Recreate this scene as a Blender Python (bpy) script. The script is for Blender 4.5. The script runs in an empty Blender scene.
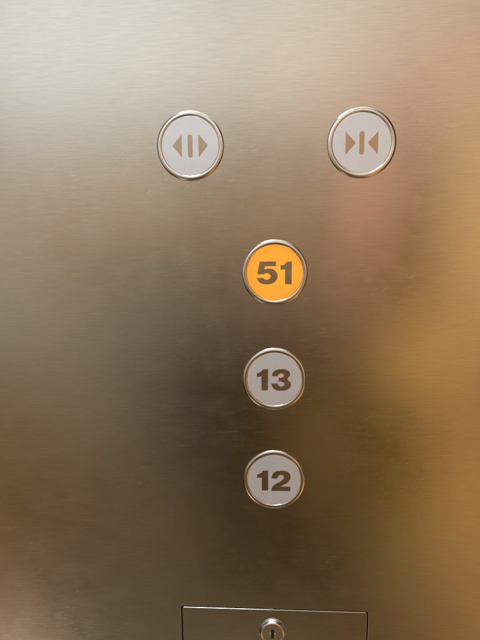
import bpy, bmesh, math, random
from mathutils import Matrix, Vector
random.seed(4)
sc = bpy.context.scene
C = sc.collection
MM = 0.001
# world axes: X along the panel, Z up, the panel's face is the plane y = 0 and looks towards -Y

# ------------------------------------------------------------ node helpers
def new_mat(name):
    m = bpy.data.materials.new(name); m.use_nodes = True
    nt = m.node_tree; b = nt.nodes['Principled BSDF']
    return m, nt, b
def nd(nt, typ, **kw):
    n = nt.nodes.new(typ)
    for k, v in kw.items():
        if k.startswith('i_'): n.inputs[k[2:].replace('_', ' ')].default_value = v
        else: setattr(n, k, v)
    return n
def mth(nt, op, a, b=None, c=None, clamp=False):
    n = nt.nodes.new('ShaderNodeMath'); n.operation = op; n.use_clamp = clamp
    for i, v in enumerate((a, b, c)):
        if v is None: continue
        if isinstance(v, (int, float)): n.inputs[i].default_value = v
        else: nt.links.new(v, n.inputs[i])
    return n.outputs[0]
def noise(nt, vec, scale_xyz, rot=0.0, detail=2.0, rough=0.5, off=(0, 0, 0)):
    r = nt.nodes.new('ShaderNodeMapping'); r.inputs['Rotation'].default_value = (0, rot, 0)
    r.inputs['Location'].default_value = off
    nt.links.new(vec, r.inputs['Vector'])
    s = nt.nodes.new('ShaderNodeMapping'); s.inputs['Scale'].default_value = scale_xyz
    nt.links.new(r.outputs[0], s.inputs['Vector'])
    n = nt.nodes.new('ShaderNodeTexNoise'); n.inputs['Scale'].default_value = 1.0
    n.inputs['Detail'].default_value = detail; n.inputs['Roughness'].default_value = rough
    nt.links.new(s.outputs[0], n.inputs['Vector'])
    return n.outputs['Fac']
def ramp(nt, v, lo, hi, a=0.0, b=1.0):
    n = nt.nodes.new('ShaderNodeMapRange'); n.inputs['From Min'].default_value = lo; n.inputs['From Max'].default_value = hi
    n.inputs['To Min'].default_value = a; n.inputs['To Max'].default_value = b
    nt.links.new(v, n.inputs['Value']); return n.outputs[0]

# ------------------------------------------------------------ materials
def brushed_steel(name, base=(0.60, 0.575, 0.545), rough=0.15, grain=1.0, off=(0, 0, 0), wear=1.0):
    m, nt, b = new_mat(name)
    tc = nd(nt, 'ShaderNodeTexCoord'); g = nd(nt, 'ShaderNodeNewGeometry')
    P = g.outputs['Position']
    fine = noise(nt, P, (85, 60, 1700), detail=3, rough=.72, off=off)      # the horizontal brush grain
    med = noise(nt, P, (45, 60, 900), detail=2, rough=.6, off=off)
    blot = noise(nt, P, (55, 55, 70), detail=3, rough=.6, off=off)         # handling marks, cloudy
    orange = noise(nt, P, (330, 330, 420), detail=2, rough=.6, off=off)    # faint grease mottling
    def scratches(rot, sx, sz, patch_seed, thr):
        s = noise(nt, P, (sx, 60, sz), rot=rot, detail=1, rough=.4, off=(patch_seed, 0, 0))
        s = ramp(nt, s, thr, thr + .07)
        pt = noise(nt, P, (14, 14, 14), detail=1, off=(patch_seed * 3.1, 0, .7))
        return mth(nt, 'MULTIPLY', s, ramp(nt, pt, .47, .62))
    s1 = scratches(math.radians(33), 150, 1150, .31, .66)
    s2 = scratches(math.radians(-21), 170, 1400, .77, .69)
    s3 = scratches(math.radians(4), 110, 1700, 1.3, .65)
    s4 = scratches(math.radians(80), 160, 1500, 2.1, .71)
    scr = mth(nt, 'ADD', mth(nt, 'ADD', s1, s2), mth(nt, 'ADD', s3, s4), clamp=True)
    scr = mth(nt, 'MULTIPLY', scr, wear)
    h = mth(nt, 'ADD', mth(nt, 'MULTIPLY', fine, .75), mth(nt, 'MULTIPLY', med, .35))
    h = mth(nt, 'ADD', h, mth(nt, 'MULTIPLY', mth(nt, 'MULTIPLY', orange, 1.5), ramp(nt, noise(nt, P, (11, 11, 11), detail=2, off=(.13, 0, .4)), .42, .62)))
    h = mth(nt, 'SUBTRACT', h, mth(nt, 'MULTIPLY', scr, 1.2))
    bp = nd(nt, 'ShaderNodeBump'); bp.inputs['Strength'].default_value = 1.0
    bp.inputs['Distance'].default_value = 0.42e-5 * grain
    nt.links.new(h, bp.inputs['Height'])
    nt.links.new(bp.outputs[0], b.inputs['Normal'])
    r = mth(nt, 'ADD', ramp(nt, med, .3, .7, rough - .015, rough + .015), ramp(nt, blot, .3, .7, -.03, .03))
    nt.links.new(mth(nt, 'ADD', r, mth(nt, 'MULTIPLY', scr, .06)), b.inputs['Roughness'])
    # alloy colour with faint streaks along the brush grain
    mul = mth(nt, 'ADD', ramp(nt, fine, .25, .75, -.085, .085), ramp(nt, blot, .3, .7, .985, 1.015))
    mul = mth(nt, 'ADD', mul, mth(nt, 'MULTIPLY', scr, .08))
    cb = nd(nt, 'ShaderNodeVectorMath', operation='SCALE'); cb.inputs[0].default_value = base
    nt.links.new(mul, cb.inputs['Scale']); nt.links.new(cb.outputs[0], b.inputs['Base Color'])
    b.inputs['Metallic'].default_value = 1.0
    b.inputs['Anisotropic'].default_value = 0.45
    tg = nd(nt, 'ShaderNodeCombineXYZ'); tg.inputs[2].default_value = 1.0
    nt.links.new(tg.outputs[0], b.inputs['Tangent'])
    return m
def polished(name, base=(0.66, 0.64, 0.60), rough=0.13, amp=1.0, turned=0.0):
    m, nt, b = new_mat(name)
    g = nd(nt, 'ShaderNodeNewGeometry'); P = g.outputs['Position']
    n1 = noise(nt, P, (500, 500, 500), detail=3)
    n2 = noise(nt, P, (90, 90, 90), detail=2)
    nt.links.new(mth(nt, 'ADD', ramp(nt, n1, .3, .7, rough - .04 * amp, rough + .04 * amp), ramp(nt, n2, .3, .7, -.03 * amp, .03 * amp)), b.inputs['Roughness'])
    bp = nd(nt, 'ShaderNodeBump'); bp.inputs['Strength'].default_value = 1; bp.inputs['Distance'].default_value = 1.2e-5 * amp
    nt.links.new(n1, bp.inputs['Height']); nt.links.new(bp.outputs[0], b.inputs['Normal'])
    b.inputs['Base Color'].default_value = (*base, 1); b.inputs['Metallic'].default_value = 1
    if turned:      # lathe-turned grooves run round the ring
        b.inputs['Anisotropic'].default_value = turned; b.inputs['Anisotropic Rotation'].default_value = .25
        tg = nd(nt, 'ShaderNodeTangent', direction_type='RADIAL', axis='Y'); nt.links.new(tg.outputs[0], b.inputs['Tangent'])
    return m
def face_plastic(name, base, lit=None):
    m, nt, b = new_mat(name)
    g = nd(nt, 'ShaderNodeNewGeometry'); P = g.outputs['Position']
    n1 = noise(nt, P, (900, 900, 900), detail=3)
    n2 = noise(nt, P, (120, 120, 120), detail=3)
    mul = mth(nt, 'ADD', ramp(nt, n1, .3, .7, -.012, .012), ramp(nt, n2, .3, .7, .975, 1.025))
    cb = nd(nt, 'ShaderNodeVectorMath', operation='SCALE'); cb.inputs[0].default_value = base
    nt.links.new(mul, cb.inputs['Scale']); nt.links.new(cb.outputs[0], b.inputs['Base Color'])
    b.inputs['Roughness'].default_value = FACE_ROUGH; b.inputs['Metallic'].default_value = FACE_METAL if lit is None else 0.0
    bp = nd(nt, 'ShaderNodeBump'); bp.inputs['Strength'].default_value = 1; bp.inputs['Distance'].default_value = 6e-6
    nt.links.new(n1, bp.inputs['Height']); nt.links.new(bp.outputs[0], b.inputs['Normal'])
    if lit:
        # the lamp behind the diffuser: a little stronger at the centre
        tc = nd(nt, 'ShaderNodeTexCoord')
        ln = nd(nt, 'ShaderNodeVectorMath', operation='LENGTH'); nt.links.new(tc.outputs['Object'], ln.inputs[0])
        e = mth(nt, 'MULTIPLY', ramp(nt, ln.outputs['Value'], .002, .0155, 1.16, .90), ramp(nt, n2, .3, .7, .94, 1.06))
        nt.links.new(mth(nt, 'MULTIPLY', e, LIT_STRENGTH), b.inputs['Emission Strength'])
        b.inputs['Emission Color'].default_value = (*lit, 1)
    return m
FACE_ROUGH, FACE_METAL, LIT_STRENGTH = 0.40, 0.52, 0.77
STEEL = brushed_steel('brushed_steel')
STEEL_DOOR = brushed_steel('brushed_steel_door', off=(1.7, 0, .9))
LEGEND = brushed_steel('legend_steel', base=(0.53, 0.435, 0.33), rough=.25, grain=.3, wear=0.0, off=(.4, 0, .2))
CHROME = polished('polished_steel', (0.78, 0.77, 0.755), 0.10, .3, .85)
LOCK = polished('lock_nickel', (0.85, 0.83, 0.80), 0.2)
LOCKFACE = polished('lock_face_nickel', (0.66, 0.63, 0.59), 0.26)
FACE = face_plastic('button_face_grey', (0.86, 0.90, 1.0))
FACE_LIT = face_plastic('button_face_amber', (0.45, 0.20, 0.04), lit=(1.0, 0.37, 0.018))
DARK, _nt, _b = new_mat('dark_cavity'); _b.inputs['Base Color'].default_value = (.012, .010, .008, 1); _b.inputs['Roughness'].default_value = .7

# ------------------------------------------------------------ object helpers
def link(name, me, mat, parent=None, loc=(0, 0, 0), smooth=False):
    o = bpy.data.objects.new(name, me); C.objects.link(o)
    if mat: me.materials.clear(); me.materials.append(mat)
    if smooth:
        for p in me.polygons: p.use_smooth = True
    o.location = loc
    if parent: o.parent = parent
    return o
def thing(name, label, cat, loc, group=None):
    o = bpy.data.objects.new(name, None); C.objects.link(o); o.empty_display_size = .01
    o.location = loc; o['label'] = label; o['category'] = cat
    if group: o['group'] = group
    return o
def lathe(prof, seg=160):
    """prof: list of (radius_mm, height_mm towards the viewer); turned round the Y axis"""
    bm = bmesh.new(); rings = []
    for r, h in prof:
        if r < 1e-6: rings.append([bm.verts.new((0, -h * MM, 0))])
        else: rings.append([bm.verts.new((r * MM * math.cos(2 * math.pi * i / seg), -h * MM, r * MM * math.sin(2 * math.pi * i / seg))) for i in range(seg)])
    for a, b in zip(rings, rings[1:]):
        for i in range(seg):
            j = (i + 1) % seg
            if len(a) == 1: bm.faces.new((a[0], b[j], b[i]))
            elif len(b) == 1: bm.faces.new((a[i], a[j], b[0]))
            else: bm.faces.new((a[i], a[j], b[j], b[i]))
    bmesh.ops.recalc_face_normals(bm, faces=bm.faces)
    me = bpy.data.meshes.new('lathe'); bm.to_mesh(me); bm.free(); return me
def spline_curve(paths, depth, bevel, res=10):
    """closed 2-D outlines -> extruded, bevelled mesh lying in X-Z; front face at y = -(depth+bevel)"""
    cu = bpy.data.curves.new('outline', 'CURVE'); cu.dimensions = '2D'; cu.fill_mode = 'BOTH'
    cu.extrude = depth * MM / 2; cu.bevel_depth = bevel * MM; cu.bevel_resolution = 2; cu.offset = -bevel * MM
    cu.resolution_u = res
    for pts in paths:
        s = cu.splines.new('BEZIER'); s.bezier_points.add(len(pts) - 1); s.use_cyclic_u = True
        for bp, (k, x, y) in zip(s.bezier_points, pts):
            bp.co = (x * MM, y * MM, 0)
            t = 'VECTOR' if k == 'c' else 'AUTO'
            bp.handle_left_type = t; bp.handle_right_type = t
    o = bpy.data.objects.new('tmp', cu); C.objects.link(o)
    bpy.context.view_layer.update()
    me = bpy.data.meshes.new_from_object(o.evaluated_get(bpy.context.evaluated_depsgraph_get()))
    bpy.data.objects.remove(o); bpy.data.curves.remove(cu)
    me.transform(Matrix.Rotation(math.pi / 2, 4, 'X'))      # (x,y,z) -> (x,-z,y)
    return me
def round_rect(x0, x1, y0, y1, r, n=6):
    pts = []
    for cx, cy, a0 in ((x1 - r, y1 - r, 0), (x0 + r, y1 - r, 90), (x0 + r, y0 + r, 180), (x1 - r, y0 + r, 270)):
        for i in range(n + 1):
            a = math.radians(a0 + 90 * i / n); pts.append(('c', cx + r * math.cos(a), cy + r * math.sin(a)))
    return pts

# ------------------------------------------------------------ measured layout (mm on the panel)
ROWS = {'open': (-45.13, 67.5), 'close': (45.13, 67.5), '51': (0, 0), '13': (0, -59.93), '12': (0, -120.18)}
DOOR = (-56.1, 56.1, -330.0, -203.9)
GAP = 0.68

# ------------------------------------------------------------ the panel
panel = thing('control_panel', 'large sheet of horizontally brushed stainless steel that carries the lift buttons', 'elevator panel', (0, 0, 0))
paths = [[('c', -520, -640), ('c', 520, -640), ('c', 520, 560), ('c', -520, 560)],
         round_rect(DOOR[0] - GAP, DOOR[1] + GAP, DOOR[2] - GAP, DOOR[3] + GAP, 1.9)]
me = spline_curve(paths, 1.6, 0.22)
me.transform(Matrix.Translation((0, (0.8 + 0.22) * MM, 0)))
link('steel_sheet', me, STEEL, panel)
bm = bmesh.new(); bmesh.ops.create_cube(bm, size=1)
bmesh.ops.scale(bm, vec=(130 * MM, 2 * MM, 144 * MM), verts=bm.verts)
me = bpy.data.meshes.new('back'); bm.to_mesh(me); bm.free()
link('backing_box', me, DARK, panel, (0, 7.5 * MM, (DOOR[2] + DOOR[3]) / 2 * MM))

# ------------------------------------------------------------ service door with its cam lock
door = thing('service_door', 'flush rounded-corner steel access door with a key lock at the bottom edge', 'access door', (0, 0, DOOR[2] * MM))
me = spline_curve([round_rect(DOOR[0], DOOR[1], DOOR[2], DOOR[3], 1.2)], 1.2, 0.34)
me.transform(Matrix.Translation((0, (0.6 + .34) * MM, -DOOR[2] * MM)))
link('door_leaf', me, STEEL_DOOR, door)
LX, LY = -0.75, -218.4
lock = link('cam_lock', lathe([(8.15, -.2), (8.15, .25), (7.95, .5), (7.7, .55), (7.72, 1.1), (7.66, 1.5), (7.48, 1.85), (7.2, 2.12), (6.85, 2.3), (6.5, 2.38), (6.3, 2.36), (6.2, 2.25), (6.18, 1.9)]),
            LOCK, door, (LX * MM, 0, (LY - DOOR[2]) * MM), True)
link('lock_plug', lathe([(6.22, 1.95), (5.9, 2.0), (0, 2.0)]), LOCKFACE, lock, smooth=False)
ky = spline_curve([round_rect(-.9, .9, -3.2, 3.0, .8)], .06, .01)
ky.transform(Matrix.Translation((0, -2.03 * MM, 0)))
link('keyhole', ky, DARK, lock)
kt = spline_curve([round_rect(-1.75, -1.15, -2.2, .6, .25), round_rect(1.15, 1.75, -2.2, .2, .25)], .2, .1)
kt.transform(Matrix.Translation((0, -2.1 * MM, 0)))
link('key_guide', kt, LOCK, lock)

# ------------------------------------------------------------ lettering, traced as outlines
def outl(pts, cx, cy, sx, sy): return [(k, (x - cx) * sx, -(y - cy) * sy) for k, x, y in pts]
FIVE = [('c',58,82),('c',248,82),('c',246,140),('c',117,140),('c',111,178),('s',160,167),('s',232,190),('s',266,255),('s',235,328),('s',145,360),('s',58,338),('c',20,282),('c',92,277),('s',134,303),('s',184,262),('s',142,223),('c',100,238),('c',29,236)]
ONE_A = [('c',372,84),('c',430,84),('c',428,358),('c',351,358),('c',351,178),('c',298,184),('c',298,130),('s',342,118)]
ONE_B = [('c',102,49),('c',160,49),('c',158,306),('c',82,306),('c',82,139),('c',27,144),('c',27,96),('s',72,82)]
THREE = [('c',203,133),('s',225,78),('s',312,46),('s',394,68),('s',418,112),('s',388,168),('s',428,225),('s',402,284),('s',314,309),('s',226,286),('c',195,222),('c',268,217),('s',284,246),('s',316,256),('s',350,229),('s',318,200),('c',281,200),('c',281,151),('s',318,150),('s',344,125),('s',314,100),('s',284,112),('c',270,136)]
ONE_C = [('c',102,70),('c',163,70),('c',164,315),('c',88,315),('c',88,158),('c',33,162),('c',33,116),('s',76,103)]
TWO = [('c',203,166),('s',228,98),('s',322,68),('s',412,98),('s',430,148),('s',402,206),('s',346,243),('c',310,264),('c',428,264),('c',428,318),('c',197,318),('s',222,258),('s',296,208),('s',342,172),('s',349,143),('s',317,120),('s',284,136),('c',272,166)]
G51 = (233, 221, .0471, .0451); G13 = (235, 174, .0481, .0479); G12 = (236, 188, .0487, .0503)
TRI_L = [('c', -4.5, 5.8), ('c', -9.5, 0.2), ('c', -4.5, -5.8)]
TRI_R = [('c', 4.5, 5.8), ('c', 4.5, -5.8), ('c', 9.5, 0.2)]
CTRI_L = [('c', -8.4, 5.9), ('c', -8.4, -5.9), ('c', -3.1, 0)]
CTRI_R = [('c', 8.4, 5.9), ('c', 3.1, 0), ('c', 8.4, -5.9)]
BAR = round_rect(-1.25, 1.25, -5.9, 5.9, 1.2)
def soften(pts, r=0.35):
    out = []
    n = len(pts)
    for i in range(n):
        p0 = Vector(pts[i - 1][1:]); p = Vector(pts[i][1:]); p2 = Vector(pts[(i + 1) % n][1:])
        a = p + (p0 - p).normalized() * r; b = p + (p2 - p).normalized() * r
        for t in (0, .25, .5, .75, 1):
            q = a * (1 - t) ** 2 + p * 2 * t * (1 - t) + b * t * t
            out.append(('c', q.x, q.y))
    return out

BEZEL = [(18.0, -.3), (18.0, .12), (17.97, .25), (17.90, .38), (17.78, .51), (17.62, .62), (17.40, .72), (17.1, .81), (16.8, .87), (16.5, .90), (16.2, .895), (15.9, .855), (15.65, .79), (15.47, .71), (15.34, .60), (15.28, .50), (15.27, .30)]
def button(key, label, glyphs, facemat, group='round buttons on the lift panel'):
    x, y = ROWS[key]
    t = thing('push_button', label, 'elevator button', (x * MM, 0, y * MM), group)
    link('bezel', lathe(BEZEL), CHROME, t, smooth=True)
    link('face', lathe([(15.45, .40), (15.25, .60), (15.1, .64), (0, .64)]), facemat, t)
    for name, pts in glyphs:
        me = spline_curve([pts], .02, .03)
        me.transform(Matrix.Translation((0, -.66 * MM, 0)))
        link(name, me, LEGEND, t)
    return t
button('open', 'grey door-open button with arrowheads pointing away from a bar', [('arrowhead', soften(TRI_L)), ('bar', BAR), ('arrowhead', soften(TRI_R))], FACE)
button('close', 'grey door-close button with arrowheads pointing in at a bar', [('arrowhead', soften(CTRI_L)), ('bar', BAR), ('arrowhead', soften(CTRI_R))], FACE)
button('51', 'lit amber floor button numbered 51, top of the column of three', [('numeral', outl(FIVE, *G51)), ('numeral', outl(ONE_A, *G51))], FACE_LIT)
button('13', 'unlit grey floor button numbered 13, below the amber one', [('numeral', outl(ONE_B, *G13)), ('numeral', outl(THREE, *G13))], FACE)
button('12', 'unlit grey floor button numbered 12, lowest of the column above the service door', [('numeral', outl(ONE_C, *G12)), ('numeral', outl(TWO, *G12))], FACE)

# ------------------------------------------------------------ light: invented environment, soft colour lobes fitted to shape the steel's reflections
# (azimuth, elevation, half-width, half-height in radians measured from the panel's outward normal, firm sides, colour)
LOBES = [
    (-0.42, 0.62, 0.26, 0.2, 0, (1.0606, 1.1418, 1.1176)),
    (-0.1, 0.62, 0.26, 0.2, 0, (0.5391, 0.5866, 0.5972)),
    (0.25, 0.62, 0.26, 0.2, 0, (0.7291, 0.8035, 0.6421)),
    (0.6, 0.6, 0.3, 0.25, 0, (0.0, 0.0, 0.018)),
    (-0.8, 0.35, 0.3, 0.25, 0, (0.3076, 0.2431, 0.2347)),
    (-0.45, 0.32, 0.2, 0.16, 0, (0.845, 0.9063, 0.8851)),
    (-0.2, 0.34, 0.16, 0.14, 0, (0.6509, 0.6231, 0.5746)),
    (0.05, 0.34, 0.2, 0.16, 0, (0.8837, 0.7516, 0.6116)),
    (0.34, 0.34, 0.2, 0.18, 0, (0.615, 0.3408, 0.2236)),
    (0.6, 0.25, 0.2, 0.2, 0, (0.0, 0.0, 0.0)),
    (-0.7, -0.02, 0.25, 0.2, 0, (0.4593, 0.4251, 0.3451)),
    (-0.42, 0.08, 0.18, 0.16, 0, (0.3752, 0.2489, 0.1438)),
    (-0.22, 0.1, 0.14, 0.14, 0, (0.3763, 0.2862, 0.1779)),
    (0, 0.06, 0.14, 0.14, 0, (0.3875, 0.2423, 0.1232)),
    (0.14, 0.1, 0.12, 0.17, 1, (0.125, 0.0804, 0.0371)),
    (0.2, 0.1, 0.07, 0.12, 1, (0.4624, 0.2084, 0.1287)),
    (0.2, 0.02, 0.1, 0.12, 0, (0.0, 0.0, 0.0)),
    (0.5, 0.1, 0.2, 0.3, 1, (0.487, 0.4054, 0.2137)),
    (0.47, -0.15, 0.17, 0.16, 1, (0.0123, 0.0, 0.0279)),
    (0.17, -0.08, 0.1, 0.12, 0, (0.2419, 0.1342, 0.0737)),
    (0.42, 0.0, 0.13, 0.2, 0, (0.4336, 0.1618, 0.0)),
    (0.7, -0.1, 0.25, 0.35, 0, (0.0947, 0.0012, 0.0)),
    (-0.6, -0.35, 0.25, 0.18, 0, (0.1977, 0.1061, 0.0258)),
    (-0.2, -0.12, 0.13, 0.1, 0, (0.1246, 0.1057, 0.08)),
    (0, -0.14, 0.12, 0.09, 0, (0.1041, 0.0656, 0.0472)),
    (-0.42, -0.13, 0.15, 0.1, 0, (0.1498, 0.125, 0.0939)),
    (0.32, -0.58, 0.14, 0.12, 0, (0.1108, 0.0808, 0.0403)),
    (-0.2, -0.4, 0.12, 0.12, 0, (0.0, 0.01, 0.0122)),
    (-0.35, -0.28, 0.16, 0.15, 0, (0.161, 0.1318, 0.094)),
    (-0.1, -0.25, 0.16, 0.15, 0, (0.0364, 0.0235, 0.008)),
    (0.12, -0.38, 0.12, 0.16, 0, (0.1779, 0.0971, 0.0282)),
    (0.28, -0.22, 0.09, 0.1, 0, (0.4335, 0.2472, 0.0653)),
    (0.38, -0.2, 0.09, 0.11, 0, (0.2198, 0.1021, 0.0011)),
    (0.3, -0.5, 0.1, 0.12, 0, (0.117, 0.0638, 0.0)),
    (0.42, -0.42, 0.1, 0.15, 0, (0.4916, 0.2397, 0.0625)),
    (0.6, -0.45, 0.15, 0.2, 0, (0.0268, 0.0, 0.0)),
    (-0.62, -0.85, 0.14, 0.16, 0, (2.1755, 1.5413, 1.0576)),
    (-0.35, -0.75, 0.2, 0.18, 0, (0.1189, 0.1096, 0.0674)),
    (0, -0.85, 0.25, 0.18, 0, (0.2637, 0.178, 0.0868)),
    (0.35, -0.8, 0.2, 0.2, 0, (0.1194, 0.0523, 0.0154)),
    (0.75, -0.7, 0.25, 0.25, 0, (1.1266, 0.6048, 0.1961)),
    (-0.25, -0.52, 0.2, 0.14, 0, (0.1254, 0.0715, 0.033)),
    (-0.62, -0.56, 0.16, 0.1, 0, (0.1739, 0.0924, 0.0392)),
    (0, 1.35, 100, 0.3, 0, (2.2, 2.2, 2.15)),
    (0, -1.4, 100, 0.25, 0, (0.22, 0.19, 0.15)),
    (-1.6, 0.2, 0.35, 0.5, 0, (0.34, 0.32, 0.3)),
    (1.6, 0.1, 0.35, 0.5, 0, (0.3, 0.26, 0.21))]
w = bpy.data.worlds.new('World'); sc.world = w; w.use_nodes = True
nt = w.node_tree; bg = nt.nodes['Background']
tc = nd(nt, 'ShaderNodeTexCoord'); sp = nd(nt, 'ShaderNodeSeparateXYZ'); nt.links.new(tc.outputs['Generated'], sp.inputs[0])
u = mth(nt, 'ARCTAN2', sp.outputs[0], mth(nt, 'MULTIPLY', sp.outputs[1], -1.0)); v = mth(nt, 'ARCSINE', sp.outputs[2])
acc = None
for (u0, v0, su, sv, box, col) in LOBES:
    a = mth(nt, 'MULTIPLY_ADD', u, 1 / su, -u0 / su); b = mth(nt, 'MULTIPLY_ADD', v, 1 / sv, -v0 / sv)
    a2 = mth(nt, 'MULTIPLY', a, a)
    if box: a2 = mth(nt, 'MULTIPLY', a2, a2)        # flatter top, firmer sides: gives the reflection a sharper edge
    g = mth(nt, 'EXPONENT', mth(nt, 'MULTIPLY', mth(nt, 'MULTIPLY_ADD', b, b, a2), -1.0))
    s = nd(nt, 'ShaderNodeVectorMath', operation='SCALE'); s.inputs[0].default_value = col; nt.links.new(g, s.inputs['Scale'])
    if acc is None: acc = s.outputs[0]
    else:
        ad = nd(nt, 'ShaderNodeVectorMath', operation='ADD'); nt.links.new(acc, ad.inputs[0]); nt.links.new(s.outputs[0], ad.inputs[1]); acc = ad.outputs[0]
nt.links.new(acc, bg.inputs['Color']); bg.inputs['Strength'].default_value = 1.0

def area(name, loc, target, size, power, col):
    l = bpy.data.lights.new(name, 'AREA'); l.shape = 'DISK'; l.size = size; l.energy = power; l.color = col
    o = bpy.data.objects.new(name, l); C.objects.link(o); o.location = loc
    o.rotation_euler = (Vector(target) - Vector(loc)).to_track_quat('-Z', 'Y').to_euler()
    return o
area('ceiling_downlight', (-.22, -.42, 1.05), (0, 0, 0), .45, 8.2, (.93, .97, 1.0))


# ------------------------------------------------------------ camera (solved from the outlines of the buttons)
cam = bpy.data.cameras.new('camera'); co = bpy.data.objects.new('camera', cam); C.objects.link(co); sc.camera = co
pa, pb, pc = 0.1429, -0.0515, -0.0002
Mw2c = Matrix.Rotation(pc, 3, 'Z') @ Matrix.Rotation(pb, 3, 'Y') @ Matrix.Rotation(pa, 3, 'X')
B = Matrix(((1, 0, 0), (0, 0, -1), (0, 1, 0)))
co.matrix_world = Matrix.Translation((-5.2208 * MM, -270.1 * MM, 12.7365 * MM)) @ (B @ Mw2c.transposed()).to_4x4()
cam.sensor_fit = 'VERTICAL'; cam.sensor_height = 32.0; cam.lens = 489.99 / 640 * 32.0
cam.clip_start = .005; cam.clip_end = 20

sc.view_settings.view_transform = 'Standard'; sc.view_settings.look = 'None'; sc.view_settings.exposure = 0; sc.view_settings.gamma = 1
sc.render.engine = 'CYCLES'
